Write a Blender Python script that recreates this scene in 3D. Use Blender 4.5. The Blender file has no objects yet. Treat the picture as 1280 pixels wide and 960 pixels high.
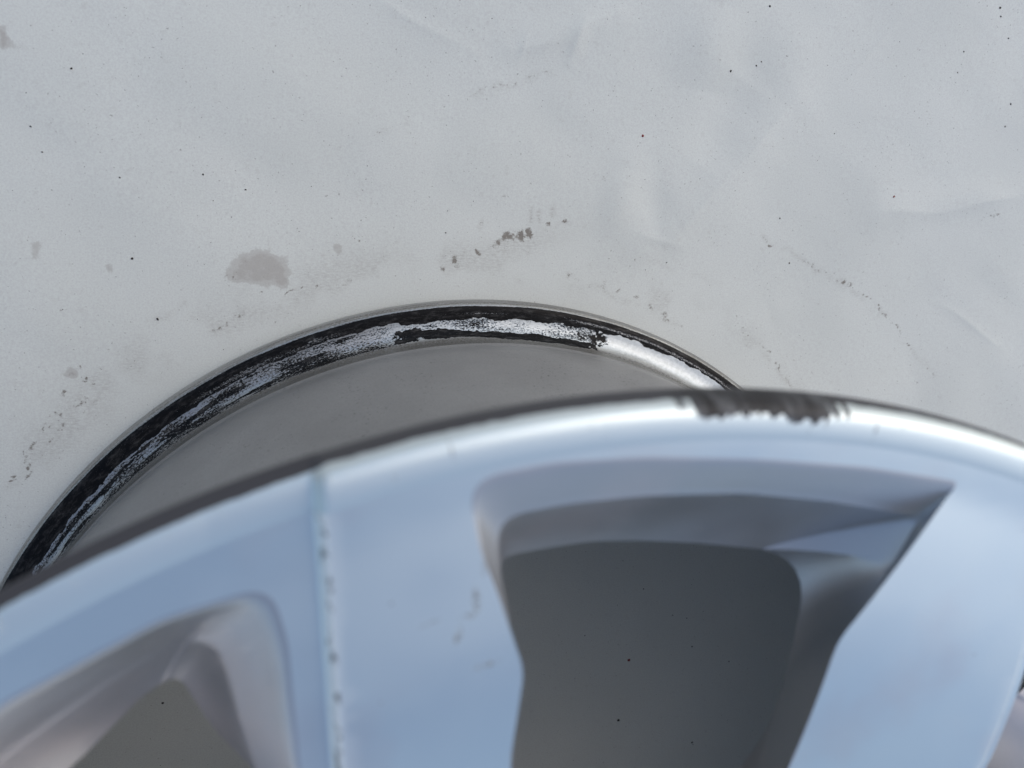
import bpy, bmesh, math, random
import numpy as np
from mathutils import Matrix, Vector
from mathutils.geometry import delaunay_2d_cdt

# ------------------------------------------------------------------ camera, sky, sun, exposure
scene = bpy.context.scene
C = scene.collection
cam_d = bpy.data.cameras.new('camera')
cam = bpy.data.objects.new('camera', cam_d)
C.objects.link(cam)
cam.matrix_world = Matrix(((0.97146144, 0.0, -0.23719754, -0.06669),
                           (0.04720907, 0.9799937, 0.1933485, 0.25868),
                           (0.2324521, -0.19902849, 0.95202609, 0.3184),
                           (0, 0, 0, 1)))
cam_d.sensor_width = 36
cam_d.lens = 24.19
cam_d.clip_start = 0.005
cam_d.clip_end = 500
cam_d.dof.use_dof = True
cam_d.dof.focus_distance = 0.318
cam_d.dof.aperture_fstop = 9.5
scene.camera = cam

SUN_AZ = math.radians(52)       # clockwise from +Y
SUN_EL = math.radians(46)
world = bpy.data.worlds.new('World')
scene.world = world
world.use_nodes = True
wn = world.node_tree
wn.nodes.clear()
sky = wn.nodes.new('ShaderNodeTexSky')
sky.sky_type = 'NISHITA'
sky.sun_disc = False
sky.sun_elevation = SUN_EL
sky.sun_rotation = SUN_AZ
sky.altitude = 50
sky.air_density = 1.0
sky.dust_density = 2.6
sky.ozone_density = 0.35
bg = wn.nodes.new('ShaderNodeBackground')
bg.inputs['Strength'].default_value = 0.15
wo = wn.nodes.new('ShaderNodeOutputWorld')
wn.links.new(sky.outputs[0], bg.inputs[0])
wn.links.new(bg.outputs[0], wo.inputs[0])

sun_d = bpy.data.lights.new('sun', 'SUN')
sun_d.energy = 0.5
sun_d.angle = math.radians(90)
sun_d.color = (1.0, 0.94, 0.82)
sun = bpy.data.objects.new('sun', sun_d)
C.objects.link(sun)
sdir = Vector((math.sin(SUN_AZ) * math.cos(SUN_EL), math.cos(SUN_AZ) * math.cos(SUN_EL), math.sin(SUN_EL)))
sun.rotation_euler = (-sdir).to_track_quat('-Z', 'Y').to_euler()

scene.view_settings.view_transform = 'Standard'
scene.view_settings.look = 'None'
scene.view_settings.gamma = 1.0
scene.view_settings.exposure = 0.30
scene.view_settings.use_curve_mapping = False

rnd = random.Random(7)
rng = np.random.default_rng(7)

# ------------------------------------------------------------------ helpers
def make_obj(name, verts, faces, mat, parent=None, smooth=True, sharp=None):
    me = bpy.data.meshes.new(name)
    me.from_pydata([tuple(v) for v in verts], [], faces)
    me.update()
    return link(name, me, mat, parent, smooth, sharp)

def link(name, me, mat, parent=None, smooth=True, sharp=None):
    if smooth:
        me.polygons.foreach_set('use_smooth', [True] * len(me.polygons))
        if sharp is not None:
            me.set_sharp_from_angle(angle=math.radians(sharp))
    if mat is not None and not me.materials:
        me.materials.append(mat)
    o = bpy.data.objects.new(name, me)
    C.objects.link(o)
    o.parent = parent
    return o

def grid_mesh(name, P, closed_u=False, flip=False):
    """P: (nu, nv, 3) array of points -> mesh of quads, made with numpy"""
    nu, nv, _ = P.shape
    me = bpy.data.meshes.new(name)
    me.vertices.add(nu * nv)
    me.vertices.foreach_set('co', P.reshape(-1).astype(np.float32))
    iu = np.arange(nu if closed_u else nu - 1)
    iv = np.arange(nv - 1)
    a = (iu[:, None] * nv + iv[None, :])
    b = (((iu + 1) % nu)[:, None] * nv + iv[None, :])
    q = np.stack([a, b, b + 1, a + 1], -1).reshape(-1, 4)
    if flip:
        q = q[:, ::-1]
    n = len(q)
    me.loops.add(n * 4)
    me.loops.foreach_set('vertex_index', q.reshape(-1).astype(np.int32))
    me.polygons.add(n)
    me.polygons.foreach_set('loop_start', (np.arange(n) * 4).astype(np.int32))
    me.update(calc_edges=True)
    me.validate()
    return me

def fattr(me, name, vals):
    at = me.attributes.new(name, 'FLOAT', 'POINT')
    at.data.foreach_set('value', np.asarray(vals, np.float32).reshape(-1))

def vnoise(x, y, seed=0):
    """smooth value noise on arrays, range 0..1"""
    xi = np.floor(x).astype(np.int64); yi = np.floor(y).astype(np.int64)
    fx = x - xi; fy = y - yi
    fx = fx * fx * (3 - 2 * fx); fy = fy * fy * (3 - 2 * fy)
    def h(i, j):
        n = (i * 374761393 + j * 668265263 + seed * 974634777) & 0x7fffffff
        n = ((n ^ (n >> 13)) * 1274126177) & 0x7fffffff
        return ((n ^ (n >> 16)) & 0xffff) / 65535.0
    return (h(xi, yi) * (1 - fx) + h(xi + 1, yi) * fx) * (1 - fy) + (h(xi, yi + 1) * (1 - fx) + h(xi + 1, yi + 1) * fx) * fy

def fbm(x, y, seed=0, octv=4):
    s = 0; a = .5; t = 0
    for k in range(octv):
        s = s + a * vnoise(x * 2 ** k, y * 2 ** k, seed + k); t += a; a *= .5
    return s / t

def sstep(a, b, x):
    t = np.clip((x - a) / (b - a), 0, 1)
    return t * t * (3 - 2 * t)

class NT:
    """small node-tree writer"""
    def __init__(self, name):
        self.m = bpy.data.materials.new(name)
        self.m.use_nodes = True
        self.t = self.m.node_tree
        self.t.nodes.clear()
        self.out = self.t.nodes.new('ShaderNodeOutputMaterial')
        self.b = self.t.nodes.new('ShaderNodeBsdfPrincipled')
        self.t.links.new(self.b.outputs[0], self.out.inputs['Surface'])
    def put(self, sock, v):
        if isinstance(v, bpy.types.NodeSocket):
            self.t.links.new(v, sock)
        elif v is not None:
            if isinstance(v, (tuple, list)) and len(v) == 3 and sock.type == 'RGBA':
                v = (*v, 1)
            sock.default_value = v
    def set(self, **k):
        for n, v in k.items():
            self.put(self.b.inputs[n.replace('_', ' ')], v)
    def co(self, which='Object'):
        return self.t.nodes.new('ShaderNodeTexCoord').outputs[which]
    def attr(self, name, out='Fac'):
        n = self.t.nodes.new('ShaderNodeAttribute'); n.attribute_name = name
        return n.outputs[out]
    def mapping(self, v, scale=(1, 1, 1), loc=(0, 0, 0), rot=(0, 0, 0)):
        n = self.t.nodes.new('ShaderNodeMapping')
        n.inputs['Scale'].default_value = scale; n.inputs['Location'].default_value = loc; n.inputs['Rotation'].default_value = rot
        self.t.links.new(v, n.inputs['Vector'])
        return n.outputs[0]
    def noise(self, v, scale, detail=3, rough=.55, dist=0.0):
        n = self.t.nodes.new('ShaderNodeTexNoise')
        n.inputs['Scale'].default_value = scale; n.inputs['Detail'].default_value = detail
        n.inputs['Roughness'].default_value = rough; n.inputs['Distortion'].default_value = dist
        self.t.links.new(v, n.inputs['Vector'])
        return n.outputs[0]
    def math(self, op, a, b=None, c=None, clamp=False):
        n = self.t.nodes.new('ShaderNodeMath'); n.operation = op; n.use_clamp = clamp
        for i, v in enumerate((a, b, c)):
            if v is not None: self.put(n.inputs[i], v)
        return n.outputs[0]
    def ramp(self, v, lo, hi, a=0.0, b=1.0, smooth=True):
        n = self.t.nodes.new('ShaderNodeMapRange')
        n.interpolation_type = 'SMOOTHSTEP' if smooth else 'LINEAR'
        self.put(n.inputs['Value'], v)
        n.inputs['From Min'].default_value = lo; n.inputs['From Max'].default_value = hi
        n.inputs['To Min'].default_value = a; n.inputs['To Max'].default_value = b
        return n.outputs[0]
    def mix(self, f, a, b):
        n = self.t.nodes.new('ShaderNodeMix'); n.data_type = 'RGBA'
        self.put(n.inputs[0], f); self.put(n.inputs[6], a); self.put(n.inputs[7], b)
        return n.outputs[2]
    def mixf(self, f, a, b):
        n = self.t.nodes.new('ShaderNodeMix'); n.data_type = 'FLOAT'
        self.put(n.inputs[0], f); self.put(n.inputs[2], a); self.put(n.inputs[3], b)
        return n.outputs[0]
    def bump(self, h, strength=.2, dist=.001):
        n = self.t.nodes.new('ShaderNodeBump')
        n.inputs['Strength'].default_value = strength; n.inputs['Distance'].default_value = dist
        self.t.links.new(h, n.inputs['Height'])
        self.t.links.new(n.outputs[0], self.b.inputs['Normal'])
    def ellipse(self, v, cx, cy, sx, sy, ang, soft=.5):
        """1 inside an ellipse in the object's XY, 0 outside"""
        m = self.mapping(v, (1 / sx, 1 / sy, 0))
        # translate + rotate first
        n = m.node
        n.vector_type = 'TEXTURE'
        n.inputs['Location'].default_value = (cx, cy, 0)
        n.inputs['Rotation'].default_value = (0, 0, ang)
        n.inputs['Scale'].default_value = (sx, sy, 1e3)
        l = self.t.nodes.new('ShaderNodeVectorMath'); l.operation = 'LENGTH'
        self.t.links.new(m, l.inputs[0])
        return self.ramp(l.outputs['Value'], 1 - soft, 1, 1.0, 0.0)

# ------------------------------------------------------------------ materials
def mat_paper():
    n = NT('paper')
    o = n.co()
    fibre = n.noise(o, 1400, 2, .7)
    blotch = n.noise(o, 14, 3, .5)
    mid = n.noise(o, 260, 3, .6)
    base = n.mix(n.ramp(blotch, .3, .7), (.575, .607, .568), (.605, .637, .598))
    base = n.mix(n.ramp(fibre, .3, .75, 0, .55), base, (.46, .46, .45))
    # scattered fine dust specks
    sp = n.noise(o, 900, 1, .5)
    spm = n.ramp(sp, .735, .775)
    base = n.mix(n.math('MULTIPLY', spm, .55), base, (.12, .11, .10))
    # damp stain and dirt painted on the sheet (own shape, kept per vertex)
    st = n.math('ADD', n.attr('stain'), n.ramp(mid, .25, .75, -.22, .22))
    base = n.mix(n.ramp(st, .15, .95, 0, .62), base, (.30, .275, .25))
    base = n.mix(n.math('MULTIPLY', n.ramp(st, .12, .34), n.ramp(st, .38, .7, .22, 0.0)), base, (.22, .19, .165))
    d = n.attr('dirt')
    grit = n.noise(o, 620, 3, .75)
    dm = n.ramp(n.math('ADD', d, n.ramp(grit, .25, .75, -.42, .42, False)), .36, .80, 0, .78)
    base = n.mix(dm, base, (.105, .082, .06))
    s = n.attr('smear')
    sm = n.math('MULTIPLY', n.math('MULTIPLY', s, 1.35), n.ramp(n.noise(n.mapping(o, (1, 3, 1)), 420, 3, .7), .3, .72))
    base = n.mix(n.math('MULTIPLY', sm, .5), base, (.24, .22, .20))
    n.set(Base_Color=base, Roughness=.62, IOR=1.45)
    n.b.inputs['Specular IOR Level'].default_value = .3
    n.bump(n.math('ADD', fibre, n.math('MULTIPLY', mid, 1.5)), .10, .0004)
    return n.m

def mat_silver(name='silver_paint', base=(.68, .765, .77), rough=.40, marks=False):
    n = NT(name)
    o = n.co()
    fl = n.noise(o, 5200, 1, .5)
    cloud = n.noise(o, 35, 3, .5)
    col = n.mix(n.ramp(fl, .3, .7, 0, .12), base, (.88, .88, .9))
    col = n.mix(n.ramp(n.noise(o, 28, 3, .55), .48, .75, 0, .45), col, (.66, .60, .59))  # faint pinkish reflections put into the colour as soft random patches
    r = n.ramp(cloud, .3, .7, rough - .035, rough + .05)
    if marks:
        wob = n.noise(o, 900, 3, .7)
        tot = None
        for (cx, cy, sx, sy, a, w) in MARKS:
            e = n.math('MULTIPLY', n.ellipse(o, cx, cy, sx, sy, a, .75), w)
            tot = e if tot is None else n.math('MAXIMUM', tot, e)
        mk = n.math('MULTIPLY', tot, n.ramp(wob, .40, .60))
        col = n.mix(mk, col, (.07, .07, .075))
        # pale painted-on highlight, chipped paint and grime along the step beside the lowered panels
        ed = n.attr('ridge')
        cn = n.noise(o, 270, 5, .75)
        chip = n.math('MULTIPLY', n.ramp(cn, .545, .60), n.ramp(ed, .25, .7))
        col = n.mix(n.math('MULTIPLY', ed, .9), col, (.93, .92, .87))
        col = n.mix(n.math('MULTIPLY', chip, .85), col, (.09, .085, .075))
        r = n.mixf(mk, r, .6)
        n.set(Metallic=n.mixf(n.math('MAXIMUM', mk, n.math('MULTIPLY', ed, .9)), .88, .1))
    else:
        n.set(Metallic=.88)
    n.set(Base_Color=col, Roughness=r, Coat_Weight=.15, Coat_Roughness=.2)
    n.bump(n.noise(o, 900, 2, .5), .03, .0003)
    return n.m

def mat_lip():
    n = NT('lip_paint')
    o = n.co()
    uv = n.co('UV')
    fl = n.noise(o, 5200, 1, .5)
    col = n.mix(n.ramp(fl, .3, .7, 0, .12), (.68, .765, .77), (.88, .88, .9))
    dk = n.attr('dark')
    dkm = n.ramp(n.math('ADD', dk, n.ramp(n.noise(n.mapping(uv, (1, 4, 1)), 300, 3, .6), .3, .7, -.1, .1)), .4, .6)
    sc = n.attr('scuff')
    streak = n.noise(n.mapping(uv, (1.0, .10, 1)), 620, 4, .8)
    scm = n.ramp(n.math('ADD', sc, n.ramp(streak, .3, .7, -.5, .5, False)), .34, .52)
    tone = n.ramp(n.noise(n.mapping(uv, (1.0, .15, 1)), 380, 4, .8), .42, .70)
    sccol = n.mix(tone, (.010, .010, .011), (.10, .105, .11))
    col = n.mix(dkm, col, (.045, .045, .05))
    col = n.mix(scm, col, sccol)
    both = n.math('MAXIMUM', dkm, scm)
    n.set(Base_Color=col, Metallic=n.mixf(both, .88, .05), Roughness=n.mixf(both, .52, .6),
          Coat_Weight=n.mixf(both, .15, 0.0), Coat_Roughness=.12)
    n.bump(n.math('MULTIPLY', scm, streak), .5, .0006)
    return n.m

def mat_flange():
    n = NT('bead_flange')
    o = n.co()
    uv = n.co('UV')                       # metres along the rim, metres across the profile
    brush = n.noise(n.mapping(uv, (.035, 1, 1)), 2600, 3, .6)
    grit = n.noise(n.mapping(uv, (.55, 1, 1)), 1600, 3, .8)
    rub = n.attr('rubber')
    spk = n.attr('speckle')
    rm = n.ramp(n.math('ADD', rub, n.ramp(grit, .25, .75, -.24, .24, False)), .46, .54)
    s2 = n.math('MULTIPLY', n.ramp(n.math('ADD', n.ramp(grit, .2, .8, 0, 1, False), n.math('MULTIPLY', spk, .5)), .72, .84), n.ramp(spk, .0, .15))
    blk = n.math('MAXIMUM', rm, s2)
    # light crumbs of bare metal inside the rubber film
    pk = n.ramp(n.math('ADD', n.noise(n.mapping(uv, (.5, 1, 1)), 1900, 4, .85), n.math('MULTIPLY', n.attr('peel'), .22)), .66, .74)
    blk = n.math('MULTIPLY', blk, n.math('SUBTRACT', 1, n.math('MULTIPLY', pk, .8)))
    metal = n.mix(n.ramp(brush, .35, .65), (.31, .31, .305), (.50, .505, .50))
    metal = n.mix(n.attr('bare'), metal, n.mix(n.ramp(n.noise(uv, 500, 4, .7), .3, .7), (.38, .42, .44), (.50, .545, .57)))
    gr = n.math('MULTIPLY', n.attr('grime'), n.ramp(grit, .30, .62, .25, 1))
    metal = n.mix(n.math('MULTIPLY', gr, .92), metal, (.085, .078, .062))
    rubc = n.mix(n.ramp(n.noise(n.mapping(uv, (.3, 1, 1)), 420, 5, .8), .46, .74), (.003, .0033, .004), (.05, .05, .05))
    col = n.mix(blk, metal, rubc)
    n.set(Base_Color=col, Metallic=n.mixf(blk, n.mixf(gr, .9, .35), 0.0),
          Roughness=n.mixf(blk, n.mixf(n.attr('bare'), .30, .55), n.ramp(n.noise(n.mapping(uv, (.2, 1, 1)), 500, 3, .6), .3, .7, .3, .6)))
    h = n.math('ADD', n.math('MULTIPLY', blk, .8), n.math('ADD', n.math('MULTIPLY', brush, .15), n.math('MULTIPLY', grit, .25)))
    n.bump(h, .45, .0004)
    n.b.inputs['Specular IOR Level'].default_value = .12
    return n.m

def mat_barrel():
    n = NT('barrel_paint')
    o = n.co()
    uv = n.co('UV')
    cl = n.noise(o, 30, 4, .6)
    fine = n.noise(o, 1500, 2, .6)
    col = n.mix(n.ramp(cl, .3, .7), (.225, .225, .222), (.265, .265, .262))
    col = n.mix(n.ramp(fine, .3, .75, 0, .3), col, (.12, .12, .12))
    sp = n.ramp(n.noise(uv, 620, 3, .7), .60, .66)
    cluster = n.ramp(n.noise(uv, 45, 3, .6), .42, .62, .08, 1)
    col = n.mix(n.math('MULTIPLY', n.math('MULTIPLY', sp, cluster), .7), col, (.04, .04, .04))
    n.set(Base_Color=col, Metallic=.35, Roughness=.45)
    n.bump(fine, .05, .0003)
    return n.m

def mat_plain(name, col, rough=.7, metal=0.0, var=.25, scale=300):
    n = NT(name)
    o = n.co()
    c = n.mix(n.ramp(n.noise(o, scale, 4, .6), .3, .7), col, tuple(x * (1 - var) for x in col))
    n.set(Base_Color=c, Roughness=rough, Metallic=metal)
    return n.m

# ------------------------------------------------------------------ ground and paper
M_ground = mat_plain('concrete_ground', (.40, .335, .305), .9, 0, .35, 12)
g = make_obj('ground', [(-60, -60, -.006), (60, -60, -.006), (60, 60, -.006), (-60, 60, -.006)], [(0, 1, 2, 3)], M_ground, smooth=False)
g['kind'] = 'structure'

mm = .001
def seg_dist(x, y, a, b):
    ax, ay = a; bx, by = b
    dx, dy = bx - ax, by - ay
    t = np.clip(((x - ax) * dx + (y - ay) * dy) / (dx * dx + dy * dy + 1e-12), 0, 1)
    return np.hypot(x - ax - t * dx, y - ay - t * dy), t

def axis(lo, flo, fhi, hi, fine, coarse):
    a = np.arange(lo, flo, coarse); b = np.arange(flo, fhi, fine); c = np.arange(fhi, hi + 1e-6, coarse)
    return np.concatenate([a, b, c])

xs = axis(-560, -235, 345, 700, 1.0, 12)
ys = axis(-520, 90, 410, 640, 1.0, 12)
X, Y = np.meshgrid(xs, ys, indexing='ij')
Rr = np.hypot(X, Y)
free = sstep(236, 290, Rr)                       # the wheel presses the sheet flat
Z = (fbm(X / 95, Y / 95, 3, 3) - .5) * 2.4
Z += (fbm((X * .6 + Y) / 60, (X - Y * .5) / 130, 11, 3) - .5) * 1.6
# soft folds: a, b, half width, height (mm)
folds = [((148, 335), (94, 272), 15, 1.6), ((94, 274), (62, 252), 10, 1.2), ((122, 345), (100, 300), 16, -1.6),
         ((114, 211), (152, 232), 11, 1.3), ((300, 303), (208, 285), 9, 1.0), ((5, 345), (53, 364), 7, .9),
         ((38, 359), (33, 343), 4, .45), ((-121, 212), (-70, 214), 6, .5), ((-126, 222), (-75, 219), 5, -.4), ((178, 158), (250, 199), 14, 1.3),
         ((104, 377), (100, 334), 16, 1.6), ((64, 300), (58, 262), 9, .9), ((78, 296), (84, 258), 8, -.8), ((215, 330), (190, 240), 25, 1.5),
         ((300, 250), (255, 150), 20, 1.4), ((-150, 330), (-60, 300), 30, 1.2), ((-30, 300), (40, 290), 22, .8)]
for a, b, w, h in folds:
    d, t = seg_dist(X, Y, a, b)
    Z += 1.0 * h * np.exp(-(d / w) ** 2) * (.35 + .65 * np.sin(np.pi * np.clip(t, .05, .95)))
for a, b, w, h in (((5, 345), (30, 352), 2.2, .35), ((30, 352), (54, 366), 2.0, .35), ((38, 359), (32, 342), 1.6, .3), ((12, 352), (8, 338), 1.6, .25), ((300, 303), (262, 291), 2.6, .5), ((262, 291), (208, 286), 2.4, .35),
                   ((-121, 214), (-72, 216), 2.2, .3), ((-112, 224), (-80, 218), 2.0, -.25), ((118, 300), (92, 268), 2.8, .5), ((96, 262), (70, 270), 2.4, .35), ((150, 338), (118, 300), 3.0, .45), ((210, 388), (160, 330), 3.2, .4),
                   ((-60, 362), (-10, 340), 3.0, .35), ((255, 240), (305, 215), 2.6, .4), ((120, 232), (150, 252), 2.6, .4)):
    d, t = seg_dist(X, Y + 2.5 * np.sin(X / 9) * .4, a, b)
    Z += h * np.exp(-np.abs(d) / w) * (.3 + .7 * np.sin(np.pi * np.clip(t, .03, .97)))
Z = Z * free
Z -= Z[(Rr > 236) & (Rr < 300)].min() * 0
Z = np.where(Rr < 237, 0, Z)
Z = np.maximum(Z, -4.5)
P = np.stack([X, Y, Z], -1) * mm
me = grid_mesh('paper_sheet', P)
# --- dirt on the sheet
stain = np.zeros_like(X); dirt = np.zeros_like(X); smear = np.zeros_like(X)
wx = X + (fbm(X / 6, Y / 6, 21) - .5) * 5; wy = Y + (fbm(X / 6, Y / 6, 31) - .5) * 5
def blob(arr, x, y, rx, ry, a, v, hard=2.0):
    ca, sa = math.cos(a), math.sin(a)
    u = ((wx - x) * ca + (wy - y) * sa) / rx; w = (-(wx - x) * sa + (wy - y) * ca) / ry
    np.maximum(arr, v * np.clip(np.exp(-(u * u + w * w) ** hard), 0, 1), out=arr)
blob(stain, -101.5, 245.5, 11.5, 7.5, -.15, .95, 3)
blob(stain, -109.5, 241.5, 6, 3, .3, .8, 2)
blob(stain, -93.2, 240.5, 3, 5, .1, .95, 2)
blob(stain, -178.1, 198.8, 3, 2.2, 0, .72, 2)
blob(stain, -191.1, 327.5, 1.6, 4, .2, .9, 2)
for x, y in ((-186.9, 248.8), (-161.3, 242.2), (-70.1, 255.1)):
    blob(stain, x, y, 2.2, 2.6, 0, .50, 2)
def ring_ang(x, y): return math.atan2(y, x) + math.pi / 2
for x, y, rx, ry, v in ((7.4, 263.1, 5, 2.2, .85), (13, 264.5, 2.6, 3.4, 1), (17, 266.5, 2.2, 3.2, 1), (3, 261, 4, 2.0, .7), (-16.7, 253.3, 1.6, 2.2, .95),
                     (-6.4, 256.3, 1.5, 2.4, .95), (-22.1, 248.3, 2, 2, .75), (26.4, 269.9, 1.5, 1.2, .95), (34.1, 272.5, 2.6, .9, .8), (-14.8, 250.4, 1.5, 1.8, .6)):
    blob(dirt, x, y, rx, ry, .3, v, 1.2)
blob(dirt, -178.1, 198.8, 1.0, .9, 0, .9, 1)
blob(dirt, -174.9, 201.9, .9, .9, 0, .9, 1)
def trail(pts, w, v, dens, arr=dirt, br=1.0):
    for (a, b) in zip(pts[:-1], pts[1:]):
        L = math.dist(a, b)
        for k in range(max(1, int(L * dens))):
            t = rnd.random()
            ang = math.atan2(b[1] - a[1], b[0] - a[0]) + rnd.uniform(-.6, .6)
            blob(arr, a[0] + t * (b[0] - a[0]) + rnd.gauss(0, w), a[1] + t * (b[1] - a[1]) + rnd.gauss(0, w),
                 rnd.uniform(.8, 2.4) * br, rnd.uniform(.5, 1.0) * br, ang, v * rnd.uniform(.65, 1.0), 1.2)
trail([(-63.2, 241.4), (-77, 238.5), (-83.8, 235.8), (-90.6, 234.2), (-94, 230.6)], .5, .80, .35)
trail([(-107.3, 226), (-110.7, 223.2), (-117.3, 220.6), (-123.2, 217.7)], .5, .72, .5)
trail([(-131.3, 229.5), (-136.2, 226), (-144.2, 221)], .4, .72, .3)
trail([(-204.5, 148.3), (-200, 156), (-195.3, 166.4), (-191.3, 171.6), (-183.9, 183.7), (-171.6, 197.5)], 1.6, .80, .55)
trail([(-188.5, 169.8), (-183.6, 175), (-184, 182), (-176.9, 185.4), (-167.4, 190.5)], 1.2, .75, .5)
trail([(141, 269.7), (149, 265.6)], .4, .85, .35)
trail([(164.9, 259.8), (178.8, 254.2), (187.8, 249.9), (197.2, 247.3), (205.6, 242.4), (214, 238.3), (221.3, 232), (228.9, 227.8), (239.8, 217.7), (248.2, 210.1)], .35, .75, .5)
trail([(248.2, 210.1), (258.7, 198.7)], .3, .6, .4)
trail([(134.5, 223.3), (140.9, 217.5), (149.5, 213.4), (155.6, 207), (161.3, 201.4), (169.9, 192.2)], .45, .78, .7)
trail([(163.3, 211.4), (176.9, 202), (188.1, 194.9)], .5, .55, .4)
trail([(-10.1, 325.5), (6, 331.1), (15, 335), (24.2, 337.2)], .4, .62, .5)
trail([(-53.3, 305.1), (-39.6, 309.6)], .4, .60, .4)
trail([(273.2, 286.1), (278.3, 287.6), (287.3, 289)], .6, .74, .9)
for x, y, v in ((50.3, 242.4, .5), (56.6, 241, .5), (57.2, 243.8, .5), (65, 240.5, .66), (73.7, 237.6, .66), (82.7, 232.7, .76), (90.8, 230.1, .72), (91.9, 227.7, .6), (42.7, 245.2, .5), (38.6, 246.6, .45), (100, 224, .6)):
    blob(dirt, x, y, 2.2, 1.8, -.3, v, 1.2)
for k in range(70):                         # faint scattered scuffs round where the rim has been set down before
    th = rnd.uniform(.9, 2.6); r = rnd.gauss(262, 14)
    if r < 240: continue
    blob(dirt, r * math.cos(th), r * math.sin(th), rnd.uniform(.7, 2.2), rnd.uniform(.5, .9), th + math.pi / 2 + rnd.uniform(-.5, .5), rnd.uniform(.42, .64), 1.2)
for a, b in (((-5.4, 270.7), (-6, 266.4)), ((18.2, 277.5), (18.1, 271)), ((27.8, 278.5), (28, 274.5)), ((-13.1, 256), (-14.4, 250.5)), ((22, 276), (22, 271))):
    d, t = seg_dist(wx * .5 + X * .5, wy * .5 + Y * .5, a, b); np.maximum(smear, .85 * np.exp(-(d / .9) ** 2), out=smear)
d = np.abs(np.hypot(X, Y) - 252 - 5 * (fbm(X / 40, Y / 40, 51) - .5))
smear = np.maximum(smear, .5 * np.exp(-(d / 9) ** 2) * sstep(.45, .7, fbm(X / 14, Y / 14, 61)))
blob(smear, 8, 259, 24, 6, .25, .6, 1)
for a, b, v in (((-123, 217), (-64, 241), .5), ((-204, 148), (-167, 199), .5), ((141, 270), (188, 250), .4), ((188, 250), (229, 228), .45), ((229, 228), (259, 199), .35), ((134, 223), (170, 192), .45),
                ((38, 247), (100, 224), .4), ((-22, 248), (34, 272), .5), ((-10, 325), (24, 337), .35), ((-53, 305), (-40, 310), .3), ((-144, 221), (-131, 229), .4), ((60, 262), (120, 245), .2)):
    d, t = seg_dist(wx, wy, a, b)
    np.maximum(smear, v * np.exp(-(d / 1.6) ** 2) * sstep(.35, .6, fbm(X / 5, Y / 5, 71)), out=smear)
fattr(me, 'stain', stain); fattr(me, 'dirt', dirt); fattr(me, 'smear', smear)
M_paper = mat_paper()
paper = link('paper_sheet', me, M_paper)
paper['label'] = 'white creased paper sheet with dirt marks lying under the wheel'
paper['category'] = 'paper'

def paper_z(x, y):
    i = int(np.clip(np.searchsorted(xs, x), 0, len(xs) - 1)); j = int(np.clip(np.searchsorted(ys, y), 0, len(ys) - 1))
    return Z[i, j]

# ------------------------------------------------------------------ crumbs of dirt lying on the sheet
def crumbs(name, spots, mat, label):
    vs, fs = [], []
    for x, y, s in spots:
        s *= .85
        z = paper_z(x, y); k = 7; b = len(vs)
        el = rnd.uniform(.6, 1.0); an = rnd.uniform(0, 3.14)
        for lv, (f, h) in enumerate(((1.0, -.05), (.75, .38), (.3, .55))):
            for q in range(k):
                a = 2 * math.pi * q / k; rr = s * f * rnd.uniform(.75, 1.2)
                u, w = rr * math.cos(a), rr * el * math.sin(a)
                vs.append(((x + u * math.cos(an) - w * math.sin(an)) * mm, (y + u * math.sin(an) + w * math.cos(an)) * mm, (z + h * s * rnd.uniform(.7, 1.1)) * mm))
        for lv in range(2):
            for q in range(k):
                fs.append((b + lv * k + q, b + lv * k + (q + 1) % k, b + (lv + 1) * k + (q + 1) % k, b + (lv + 1) * k + q))
        fs.append(tuple(b + 2 * k + q for q in range(k)))
    o = make_obj(name, vs, fs, mat, smooth=True)
    o['kind'] = 'stuff'; o['label'] = label; o['category'] = 'dirt'
    return o
named = [(112.6, 346.5, .75), (-169.3, 318.9, .7), (-185.2, 296.3, .55), (-181.8, 287, .5), (-152, 247.1, .75), (-107, 277.6, .6), (-123.4, 282.6, .5), (-154.7, 279.2, .45),
         (262, 392.1, .8), (263.4, 388.1, .6), (270.8, 378.5, .65), (279.8, 346.9, .7), (244.1, 369.1, .55), (129.7, 377, .7), (126.3, 350.4, .5), (128.7, 352.4, .5), (242.2, 358.8, .45),
         (148.9, 280, .55), (157.6, 257.9, .6), (174.1, 323.2, .4), (88.3, 255.4, .5), (-21.8, 264.1, .5), (125.2, 42, .7), (84, .2, 1.1), (132, -20.9, .8), (-143.5, 222.1, .8),
         (92, 80, .6), (120, 60, .5), (60, 55, .5), (150, 30, .6), (-150, 40, .8)]
M_crumb = mat_plain('dark_dirt', (.03, .027, .024), .9)
M_red = mat_plain('red_dirt', (.22, .035, .03), .8)
def scatter(n, s0, s1):
    out = []
    while len(out) < n:
        x, y = rnd.uniform(-230, 330), rnd.uniform(-80, 400)
        r = math.hypot(x, y)
        if 200 < r < 239: continue
        out.append((x, y, rnd.uniform(s0, s1) * (1 + 1.2 * (rnd.random() > .95))))
    return out
crumbs('dirt_crumbs', named + scatter(330, .14, .30), M_crumb, 'tiny dark crumbs of dirt scattered over the white paper')
crumbs('red_dirt_crumbs', [(70.2, 313.6, .8), (214, 294.7, .85), (87.1, 37.5, 1.1)], M_red, 'few tiny red specks lying on the white paper')

# ------------------------------------------------------------------ the wheel
wheel = bpy.data.objects.new('alloy_wheel', None)
C.objects.link(wheel)
wheel['label'] = 'silver ten spoke alloy wheel lying face up on white paper'
wheel['category'] = 'wheel'

def pol(r, th): return np.array([r * math.cos(math.radians(th)), r * math.sin(math.radians(th))])

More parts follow.
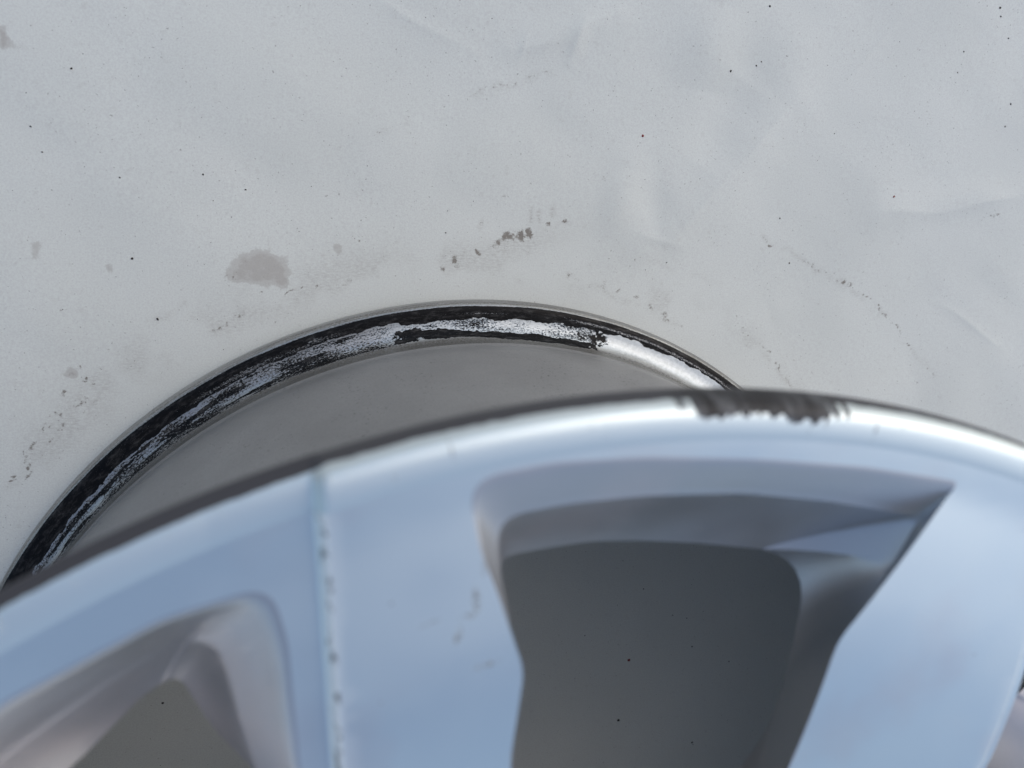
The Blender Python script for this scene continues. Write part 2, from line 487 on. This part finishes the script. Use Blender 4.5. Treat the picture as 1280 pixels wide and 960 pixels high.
# the lowered panel round each narrow window, one per 72 degrees (mm)
RECESS = np.array([(-70.9, 246.0), (-69.7, 224.3), (-68.2, 196.0), (-66.7, 169.6), (-64.6, 136.0), pol(110, 117.5), pol(98, 121), pol(95, 125), pol(98, 129), pol(110, 131.2),
                   pol(140, 131.3), pol(165.5, 133.8), pol(199, 138.3), pol(222, 141.0), pol(246, 143.0)])
def poly_sd(x, y, poly):
    """signed distance, positive inside"""
    d = np.full(x.shape, 1e9); ins = np.zeros(x.shape, bool)
    n = len(poly)
    for i in range(n):
        a = poly[i]; b = poly[(i + 1) % n]
        dd, _ = seg_dist(x, y, a, b)
        if i < n - 1: d = np.minimum(d, dd)
        cond = ((a[1] > y) != (b[1] > y))
        with np.errstate(divide='ignore', invalid='ignore'):
            xi = (b[0] - a[0]) * (y - a[1]) / (b[1] - a[1]) + a[0]
        ins ^= cond & (x < xi)
    return np.where(ins, d, -d)
def to_base(x, y):
    th = np.degrees(np.arctan2(y, x)); r = np.hypot(x, y)
    tb = (th - 89) % 72 + 89
    return r * np.cos(np.radians(tb)), r * np.sin(np.radians(tb)), r, tb
def recess(x, y):
    bx, by, r, tb = to_base(x, y)
    return poly_sd(bx, by, RECESS)
DEPTH = 3.6
def ridge_profile(x, y):
    sd = recess(x, y)
    drop = DEPTH * sstep(0.0, 2.4, sd) + .05 * np.clip(sd - 2.4, 0, 16)
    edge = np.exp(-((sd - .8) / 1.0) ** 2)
    return drop, edge
def z_face(x, y):
    r = np.hypot(x, y)
    z = 211.6 + .9 * sstep(219, 229, r) - 17 * sstep(0, 1, (198 - r) / 125)
    drop, edge = ridge_profile(x, y)
    bx, by, _, tb = to_base(x, y)
    z = z - .18 * np.sin(np.radians((tb - 89.2) * 10)) * sstep(120, 170, r) * (1 - sstep(205, 222, r))
    return z - drop, edge

def fillet_loop(verts, k=7, n=7):
    """verts: (r, th, fillet mm). Returns an evenly built closed loop of points with a fixed count."""
    P = [pol(v[0], v[1]) for v in verts]; F = [v[2] if len(v) > 2 else 3.0 for v in verts]
    N = len(P); corners = []
    for i in range(N):
        p, a, b = P[i], P[i - 1], P[(i + 1) % N]
        la, lb = np.linalg.norm(a - p), np.linalg.norm(b - p)
        f = min(F[i], la * (.93 if F[i - 1] <= 2 else .48), lb * (.93 if F[(i + 1) % N] <= 2 else .48))
        s = p + (a - p) / la * f; e = p + (b - p) / lb * f
        t = np.linspace(0, 1, k)[:, None]
        corners.append((1 - t) ** 2 * s + 2 * t * (1 - t) * p + t * t * e)
    out = []
    for i in range(N):
        out.append(corners[i])
        t = np.linspace(0, 1, n + 2)[1:-1, None]
        out.append(corners[i][-1] * (1 - t) + corners[(i + 1) % N][0] * t)
    return np.concatenate(out)

UA = [(226, 102.0, 9), (226, 98.2), (224.8, 94.1), (223.2, 88), (223, 82), (223.6, 76.2, 2.5), (206.8, 77.87), (186.3, 80.6, 4), (171.8, 80.33), (156.8, 79.98), (78, 76, 9), (78, 105.5, 9), (168.1, 102.5), (187.5, 100.8, 3), (202.4, 101.46), (213.8, 102.04)]
MA = [(216.6, 100.9, 8), (216.5, 97.6), (216.0, 93.6), (215.3, 88), (214.4, 82.6), (214.2, 76.7, 1.5), (200.5, 77.5), (181.5, 79.4, 6), (167, 78.9), (150, 78), (77.5, 75, 9), (77.5, 105.2, 9), (160, 102.5), (184, 101.2, 9), (197, 101.0), (205.5, 101.1)]
LA = [(199.6, 100.3, 9), (199.4, 97.4), (199.2, 94.4), (198, 91), (196.8, 87), (195.9, 82.8, 1), (195.0, 78.4, 15), (164, 77.0), (154, 76.1), (139.4, 75.04), (77, 73.5, 8), (77, 104.5, 8), (148.4, 102.32), (175, 101.2), (186, 100.6), (192, 100.35)]
UB = [(217.0, 111.2, 8), (206.7, 111.53), (183.1, 113.9), (155, 117.5), (120, 121, 5), (120, 127, 5), (155, 129.4), (168, 131.45), (199, 136), (217, 138.3, 8), (219.8, 132), (220.2, 122.6), (219.5, 115.7)]
LB = [(197.5, 120.3, 6), (190, 120.5), (181.5, 120.8), (160, 121.0), (124, 122.4, 4), (124, 125.8, 4), (158, 128.4), (170, 130.2), (186, 132.4), (195, 134.8, 8), (194, 132), (193.5, 128), (197.0, 122.8)]
MBF = [.45, .5, .5, .5, .4, .4, .4, .4, .4, .42, .45, .45, .45]
MBD = [9.5, 10, 10, 9, 7, 6, 6, 6, 7, 12, 14, 14, 13.5]
MB = [tuple((u[i] * (1 - f) + l[i] * f) for i in (0, 1)) + (6,) for u, l, f in zip(UB, LB, MBF)]
loopA = [fillet_loop(v) for v in (UA, MA, LA)]
loopB = [fillet_loop(v) for v in (UB, MB, LB)]
def rotp(P, deg):
    c, s = math.cos(math.radians(deg)), math.sin(math.radians(deg))
    return np.stack([P[:, 0] * c - P[:, 1] * s, P[:, 0] * s + P[:, 1] * c], 1)

MARKS = []
for x, y, sx, sy, a, w in ((-44.5, 199.0, 1.0, 3.0, .1, .9), (-45.8, 196.0, 2.2, .8, .3, 1.0), (-47.5, 192.5, .9, 2.2, -.2, .85), (-52, 195.5, 3.5, .35, .35, .5), (-42.3, 186.2, 3.6, .7, .25, .9), (-43.4, 205, .8, 2.4, .1, .6),
                           (-59, 199.5, .5, .5, 0, .5), (66, 177, .6, .6, 0, .5), (-60.5, 181, .4, .4, 0, .45), (72, 190, .5, .6, 0, .35)):
    MARKS.append((x * mm, y * mm, sx * mm, sy * mm, a, w))
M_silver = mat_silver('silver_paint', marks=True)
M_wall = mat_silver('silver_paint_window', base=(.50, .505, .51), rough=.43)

# --- face sheet: constrained triangulation between the lip, the window edges, the bolt holes and the bore
R_LIP = 227.0
pts, edges = [], []
def add_loop(P):
    b = len(pts); n = len(P)
    pts.extend([tuple(p) for p in P])
    edges.extend([(b + i, b + (i + 1) % n) for i in range(n)])
NTH = 2880
th_l = np.arange(NTH) * 360 / NTH
sub = th_l[::2]
add_loop(np.stack([R_LIP * np.cos(np.radians(sub)), R_LIP * np.sin(np.radians(sub))], 1))
R_BORE = 34
t = np.radians(np.arange(0, 360, 4)); add_loop(np.stack([R_BORE * np.cos(t), R_BORE * np.sin(t)], 1))
holes = []
for k in range(5):
    holes += [rotp(loopA[0], 72 * k), rotp(loopB[0], 72 * k)]
    c = pol(57, 53.2 + 72 * k); t = np.radians(np.arange(0, 360, 12))
    holes.append(np.stack([c[0] + 13 * np.cos(t), c[1] + 13 * np.sin(t)], 1))
for h in holes: add_loop(h)
# interior points
cand = []
gx, gy = np.meshgrid(np.arange(-228, 229, 3.0), np.arange(-228, 229, 3.0)); gx = gx.ravel() + rng.uniform(-.4, .4, gx.size); gy = gy.ravel() + rng.uniform(-.4, .4, gy.size)
sdg = recess(gx, gy)
ok = (np.hypot(gx, gy) < R_LIP - 1.5) & (np.hypot(gx, gy) > R_BORE + 2) & ((sdg < -1.2) | (sdg > 3.6))
cand.append(np.stack([gx[ok], gy[ok]], 1))
rows = []
dens = []
for a, b in zip(RECESS[:-1], RECESS[1:]):
    L = np.linalg.norm(b - a); m = max(2, int(L / 1.3)); tt = np.arange(m)[:, None] / m
    dens.append(a + (b - a) * tt)
dens = np.concatenate(dens); tan = np.gradient(dens, axis=0); tan /= np.linalg.norm(tan, axis=1)[:, None]
nor = np.stack([-tan[:, 1], tan[:, 0]], 1)
test = poly_sd(dens[:, 0] + nor[:, 0], dens[:, 1] + nor[:, 1], RECESS)
if np.median(test) < 0: nor = -nor
for off in (-.5, .0, .5, 1.0, 1.5, 2.0, 2.5, 3.1):
    q = dens + nor * off
    q = q[np.hypot(q[:, 0], q[:, 1]) < R_LIP - .4]
    rows.append(q)
rows = np.concatenate(rows)
for k in range(5): cand.append(rotp(rows, 72 * k))
cand = np.concatenate(cand)
keep = np.ones(len(cand), bool)
for h in holes: 
    lo, hi = h.min(0) - 2, h.max(0) + 2
    box = (cand[:, 0] > lo[0]) & (cand[:, 0] < hi[0]) & (cand[:, 1] > lo[1]) & (cand[:, 1] < hi[1])
    idx = np.where(box & keep)[0]
    keep[idx[poly_sd(cand[idx, 0], cand[idx, 1], np.vstack([h, h[:1]])) > -.7]] = False
pts.extend([tuple(p) for p in cand[keep]])
vo, eo, fo, _, _, _ = delaunay_2d_cdt([Vector(p) for p in pts], edges, [], 0, 1e-5)
V2 = np.array([(v.x, v.y) for v in vo]); F = np.array([f for f in fo if len(f) == 3])
cen = V2[F].mean(1)
inside = (np.hypot(cen[:, 0], cen[:, 1]) < R_LIP) & (np.hypot(cen[:, 0], cen[:, 1]) > R_BORE * .998)
for h in holes:
    inside &= ~(poly_sd(cen[:, 0], cen[:, 1], np.vstack([h, h[:1]])) > 0)
F = F[inside]
ar = np.cross(V2[F[:, 1]] - V2[F[:, 0]], V2[F[:, 2]] - V2[F[:, 0]])
F[ar < 0] = F[ar < 0][:, ::-1]
zf, ed = z_face(V2[:, 0], V2[:, 1])
me = bpy.data.meshes.new('face')
me.from_pydata([(x * mm, y * mm, z * mm) for (x, y), z in zip(V2, zf)], [], F.tolist())
me.update()
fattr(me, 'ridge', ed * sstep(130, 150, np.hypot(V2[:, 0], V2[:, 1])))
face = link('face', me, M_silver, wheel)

# --- walls of the windows
def wall_mesh(loops, depths, name):
    U, Mi, L = loops
    zu, _ = z_face(U[:, 0], U[:, 1])
    dM, dL = depths
    cU = U.mean(0)
    rad = cU / np.linalg.norm(cU); off = L - cU            # the backs of the spokes are narrower than their faces
    N = L + off * .28 - np.outer(off @ rad, rad) * .24
    rows = []
    def row(P, z): rows.append(np.stack([P[:, 0], P[:, 1], z], 1))
    row(U, zu)
    for f, g in ((.05, .006), (.10, .035), (.18, .10), (.32, .26), (.5, .46), (.7, .68), (.84, .85), (.93, .95)):
        row(U * (1 - f) + Mi * f, zu - dM * g)
    row(Mi * .985 + L * .015, zu - dM * 1.04)
    for f in (.06, .13, .3, .5, .7, .86, .95, 1.0):
        row(Mi * (1 - f) + L * f, zu * (1 - .0 * f) - dM - (dL - dM) * (f + .10 * math.sin(math.pi * f)))
    row(L * .75 + N * .25, zu - dL - .8)
    row(L * .4 + N * .6, zu - dL - 4)
    row(N, zu - dL - 12)
    P = np.stack(rows, 1) * mm
    return grid_mesh(name, P, closed_u=True, flip=False)
wA = np.full(len(loopA[0]), 4.0)
sideB = np.array(MBD)[:, None] * np.ones((1, 14))
wB = sideB.ravel()
for _ in range(6): wB = (np.roll(wB, 1) + wB + np.roll(wB, -1)) / 3
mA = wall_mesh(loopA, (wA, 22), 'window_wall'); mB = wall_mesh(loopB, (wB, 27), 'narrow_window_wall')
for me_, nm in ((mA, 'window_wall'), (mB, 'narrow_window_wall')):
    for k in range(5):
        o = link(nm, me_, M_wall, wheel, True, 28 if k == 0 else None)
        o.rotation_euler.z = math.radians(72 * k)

# --- front lip: lathe with the lowered stretches
def lathe_pts(r, z, th):
    return np.stack([r * np.cos(np.radians(th)), r * np.sin(np.radians(th)), z], -1)
prof = [(227.0, 212.5), (228, 212.72), (229, 212.88), (230, 212.98), (231, 213.0), (231.9, 212.92), (232.7, 212.6), (233.3, 212.0), (233.8, 211.2), (234.2, 210.2), (234.55, 209.0), (234.8, 208.0),
        (235, 206.8), (235, 205.6), (234.9, 204.6), (234.5, 203.8), (233.6, 203.2), (231, 202.6), (228, 202.2), (225, 201.2), (222, 199.0), (220, 196), (219, 192)]
TH = th_l[:, None] * np.ones((1, len(prof)))
Rp = np.array([p[0] for p in prof])[None, :] * np.ones((NTH, 1)); Zp = np.array([p[1] for p in prof])[None, :] * np.ones((NTH, 1))
PX, PY = Rp * np.cos(np.radians(TH)), Rp * np.sin(np.radians(TH))
drop, edge = ridge_profile(PX.ravel(), PY.ravel())
drop = drop.reshape(Rp.shape); edge = edge.reshape(Rp.shape)
zin, _ = z_face(PX[:, 0], PY[:, 0])
Zp[:, 0] = zin
wgt = np.clip((Zp - 203.5) / (211.0 - 203.5), 0, 1); wgt[:, 15:] = 0
Zp[:, 1:] = (Zp - drop * wgt)[:, 1:]
Pl = lathe_pts(Rp, Zp, TH) * mm
me = grid_mesh('front_lip', Pl, closed_u=True, flip=True)
uvx = (np.radians(TH) * .235); uvy = np.arange(len(prof))[None, :] * .001 * np.ones((NTH, 1))
seglen = np.concatenate([[0], np.cumsum(np.hypot(np.diff([p[0] for p in prof]), np.diff([p[1] for p in prof])))]) * mm
uvy = seglen[None, :] * np.ones((NTH, 1))
def set_uv(me, ux, uy):
    uv = me.uv_layers.new(name='UVMap')
    li = np.zeros(len(me.loops), np.int32); me.loops.foreach_get('vertex_index', li)
    arr = np.stack([np.asarray(ux).ravel()[li], np.asarray(uy).ravel()[li]], 1).astype(np.float32)
    uv.data.foreach_set('uv', arr.reshape(-1))
set_uv(me, uvx, uvy)
in_rec = drop / DEPTH
darkv = sstep(233.9, 234.5, Rp + .9 * in_rec); darkv[:, 13:] = 1
fattr(me, 'dark', darkv)
sc = sstep(82.9, 83.5, TH) * (1 - sstep(92.3, 93.2, TH))
amp = .78 + .32 * sstep(84.8, 85.6, TH) * (1 - sstep(91.0, 91.8, TH))
rim_in = 231.4 + 2.6 * (fbm(TH * 3.5, Rp * 0, 5) - .5) + .7 * (1 - sstep(84.6, 85.6, TH)) + 1.0 * sstep(91.0, 92.5, TH)
sc = sc * amp * sstep(-.5, .6, Rp - rim_in)
gap = .8 * sstep(.42, .58, vnoise(TH * 4.1 + .3, TH * 0, 9)) * np.maximum(1 - sstep(84.9, 85.6, TH), sstep(91.4, 91.9, TH))
fattr(me, 'scuff', sc * (1 - .7 * gap))
lip = link('front_lip', me, mat_lip(), wheel, True, None)
lip['label'] = 'rim lip with black kerb scuff'

# --- rear flange, dense where it is seen
th_f = np.concatenate([np.arange(48, 152, .09), np.arange(152, 408, .75)])
pf = np.array([(219, 3.5), (221, 1.0), (224, .1), (228, .0), (231.5, .5), (233.6, 1.8), (234.7, 3.8), (235, 6.2), (234.9, 8.6), (234.4, 10.6), (233.6, 12.0), (232.4, 13.0), (230.8, 13.5), (228.5, 13.7),
               (226, 13.9), (223.6, 14.5), (221.4, 15.8), (219.6, 17.8), (218.4, 20.4), (217.9, 23.0), (217.6, 26)])
# resample the profile smoothly
d = np.concatenate([[0], np.cumsum(np.hypot(*np.diff(pf, axis=0).T))])
def cr(pf, d, s):
    i = np.clip(np.searchsorted(d, s) - 1, 0, len(d) - 2); t = ((s - d[i]) / (d[i + 1] - d[i]))[:, None]
    g = lambda j: pf[np.clip(j, 0, len(pf) - 1)]
    p0, p1, p2, p3 = g(i - 1), g(i), g(i + 1), g(i + 2)
    return .5 * (2 * p1 + (p2 - p0) * t + (2 * p0 - 5 * p1 + 4 * p2 - p3) * t ** 2 + (3 * p1 - p0 - 3 * p2 + p3) * t ** 3)
s = np.concatenate([np.linspace(0, 14, 10)[:-1], np.linspace(14, d[-1], 100)])
pr = cr(pf, d, s)
TH, RR = np.meshgrid(th_f, pr[:, 0], indexing='ij'); _, ZZ = np.meshgrid(th_f, pr[:, 1], indexing='ij'); _, SS = np.meshgrid(th_f, s, indexing='ij')
me = grid_mesh('rear_flange', lathe_pts(RR, ZZ, TH) * mm, closed_u=True, flip=False)
ux = np.radians(TH) * .226; uy = SS * mm
set_uv(me, ux, uy)
AL = np.radians(TH) * 226            # mm along the rim
top = ZZ > 9.0                       # tyre side and curl only
# position across the flange: the seen radius, allowing for the rise towards the bead seat
q = RR - np.clip(ZZ - 14.5, 0, 20) * .25
TW = TH + (fbm(AL / 3, q / 3, 141, 5) - .5) * 7
def curve(pairs): 
    a = np.array(sorted(pairs)); return np.interp(TW, a[:, 0], a[:, 1])
n1 = (fbm(AL / 5, q / 2.5, 71, 5) - .5); n2 = (fbm(AL / 14, q / 5, 81, 4) - .5); n3 = (fbm(AL / 1.6, q / .9, 91, 3) - .5)
b1 = curve([(48, 228.6), (59, 228.7), (66, 228.1), (72, 228.4), (75, 227.8), (77.5, 227.2), (82, 227.2), (92, 226.6), (99, 226.9), (103, 228.2), (108, 227.6), (116, 227.2), (121, 226.6), (126, 226.6), (132, 226.0), (138, 225.8), (152, 225)]) + n1 * 3.0
b2 = curve([(48, 215), (76.4, 214), (77.2, 221.5), (82, 220.6), (92, 221.4), (96, 223.0), (99, 224.2), (101, 225.5), (104, 222), (152, 216)]) + n1 * 2.4
b3 = curve([(48, 217), (77, 217.5), (80, 217.6), (86, 217.2), (92, 218.4), (97, 218.8), (101, 218.6), (108, 218.8), (152, 218.4)]) + n1 * 1.2
outer = 232.7 + n2 * .5
soft = .7
zone1 = sstep(-soft, soft, q - b1) * (1 - sstep(-.25, .25, q - outer))
zone2 = (1 - sstep(-soft, soft, q - b2)) * sstep(-soft, soft, q - b3) * sstep(76.3, 77.2, TW + (q - 221) * .45) * (1 - sstep(98, 106, TH + n1 * 10 + n2 * 6))
# a curl of rubber at the start of the bare stretch
c1 = np.abs(np.hypot((TH - 74.6) * 3.95, q - 225.6) * (1 + n1 * .9) - 2.0)
curl = (1 - sstep(.35, 1.2, c1 + n3)) * sstep(-2.2, .2, (q - 225.4) + (TH - 74.6) * 2)
rub = np.maximum(zone1, zone2)
islands = sstep(.50, .66, fbm(AL / 2.6, q / 1.7, 103, 5)) * sstep(74.4, 76.6, TH) * (1 - sstep(79, 82, TH)) * sstep(219.5, 222, q)
rub = np.maximum(rub, islands * .72 * (1 - sstep(229, 230.5, q)))
streaks = sstep(.50, .62, fbm(AL / 20, q / 1.2, 151, 5)) * sstep(100, 108, TH) * (1 - sstep(-1, .5, q - b1)) * sstep(217.5, 218.5, q)
rub = np.maximum(rub, streaks * .62)
rub = np.where(top, rub, 0)
fattr(me, 'rubber', np.where(top, rub, 0))
left = sstep(99, 104, TH)
spk = left * sstep(217.6, 218.6, q) * (1 - sstep(-1, .5, q - b1)) * (.50 + 1.1 * n2 + .25 * sstep(-1.5, 1.5, 220 - q))
mid = sstep(76.5, 77.5, TW) * (1 - left) * (1 - sstep(0, 1, q - b1)) * sstep(-.5, .8, q - b2) * (.42 + 1.2 * n2)
right_in = (1 - sstep(74, 78, TH)) * np.exp(-((q - 217.5) / 1.6) ** 2) * .25
fattr(me, 'speckle', np.where(top, np.clip(spk + mid + right_in, 0, 1), 0))
peel = np.exp(-((q - 229.8 - n2 * 1.2) / .8) ** 2) * (1 - sstep(79, 84, TH)) * 1.0
peel = np.maximum(peel, sstep(101, 110, TH) * np.exp(-((q - b1 - 1.6) / 1.3) ** 2) * (.7 + n2) * (1 - sstep(121, 128, TH)))
peel = np.maximum(peel, np.exp(-((q - 229.4) / .5) ** 2) * sstep(86, 90, TH) * (1 - sstep(92, 96, TH)) * .7)
peel = np.maximum(peel, .12 + .3 * n2)
fattr(me, 'peel', np.clip(peel, 0, 1))
bare = (1 - sstep(-.5, 1.0, q - b1)) * sstep(218.0, 221.5, q) * (.85 * (1 - sstep(100, 106, TH)) + .10 * sstep(100, 106, TH))
bare = np.maximum(bare, np.exp(-((q - 232.95) / .2) ** 2) * (.6 + n3 * 2))
fattr(me, 'bare', np.where(top, np.clip(bare, 0, 1), 0))
grime = (1 - sstep(217.6, 219.2, q + n3)) * .95 + (1 - sstep(73, 78, TH)) * np.exp(-((q - 220.0 - n2 * 2) / 1.6) ** 2) * .65 * (.5 + sstep(62, 72, TH) * .2)
grime = np.maximum(grime, .42 * sstep(100, 108, TH) * (.7 + n2))
fattr(me, 'grime', np.where(ZZ > 13.5, np.clip(grime, 0, 1), .45 * sstep(.4, .7, fbm(AL / 30, q / .35, 111, 3)) + .5))
fl = link('rear_flange', me, mat_flange(), wheel)
fl['label'] = 'rear rim flange smeared with black tyre rubber'

# --- barrel between the flanges, outside and inside
bp = [(217.6, 26), (216.9, 26.5), (216.8, 30), (216.6, 38), (215.2, 48), (213.0, 60), (210.2, 74), (207.6, 90), (206, 106), (205.2, 125), (205.8, 145), (208.5, 162), (213, 174), (216.8, 182), (218.4, 187), (219, 192)]
bp_in = [(213, 186), (209, 176), (203.5, 163), (201, 145), (200.4, 125), (201, 106), (202.6, 90), (205, 74), (208, 60), (210.3, 48), (212, 30), (213, 12), (216, 5), (219, 3.5)]
thb = np.arange(0, 360, .75)
def lathe(name, prof, mat, flip=False):
    a = np.array(prof, float)
    TH = thb[:, None] * np.ones((1, len(a)))
    R_ = a[:, 0][None, :] * np.ones((len(thb), 1)); Z_ = a[:, 1][None, :] * np.ones((len(thb), 1))
    me = grid_mesh(name, lathe_pts(R_, Z_, TH) * mm, closed_u=True, flip=flip)
    sl = np.concatenate([[0], np.cumsum(np.hypot(*np.diff(a, axis=0).T))]) * mm
    set_uv(me, np.radians(TH) * .21, sl[None, :] * np.ones((len(thb), 1)))
    return link(name, me, mat, wheel)
def smooth_prof(p, m=60):
    a = np.array(p, float); dd = np.concatenate([[0], np.cumsum(np.hypot(*np.diff(a, axis=0).T))])
    return cr(a, dd, np.linspace(0, dd[-1], m))
lathe('barrel', smooth_prof(bp), mat_barrel(), False)
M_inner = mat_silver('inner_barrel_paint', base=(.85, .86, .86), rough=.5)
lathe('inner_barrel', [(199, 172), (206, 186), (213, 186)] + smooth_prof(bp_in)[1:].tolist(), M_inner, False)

# --- hub: bore, back pad, bolt holes
def tube(name, r0, z0, r1, z1, mat, c=(0, 0), n=48, extra=()):
    pr_ = [(r0, z0), (r1, z1)] + list(extra)
    vs, fs = [], []
    for r, z in pr_:
        for k in range(n):
            a = 2 * math.pi * k / n; vs.append(((c[0] + r * math.cos(a)) * mm, (c[1] + r * math.sin(a)) * mm, z * mm))
    for i in range(len(pr_) - 1):
        for k in range(n): fs.append((i * n + k, i * n + (k + 1) % n, (i + 1) * n + (k + 1) % n, (i + 1) * n + k))
    return make_obj(name, vs, fs, mat, wheel, True, 30)
zh = float(z_face(np.array([R_BORE + .0]), np.array([0.]))[0][0])
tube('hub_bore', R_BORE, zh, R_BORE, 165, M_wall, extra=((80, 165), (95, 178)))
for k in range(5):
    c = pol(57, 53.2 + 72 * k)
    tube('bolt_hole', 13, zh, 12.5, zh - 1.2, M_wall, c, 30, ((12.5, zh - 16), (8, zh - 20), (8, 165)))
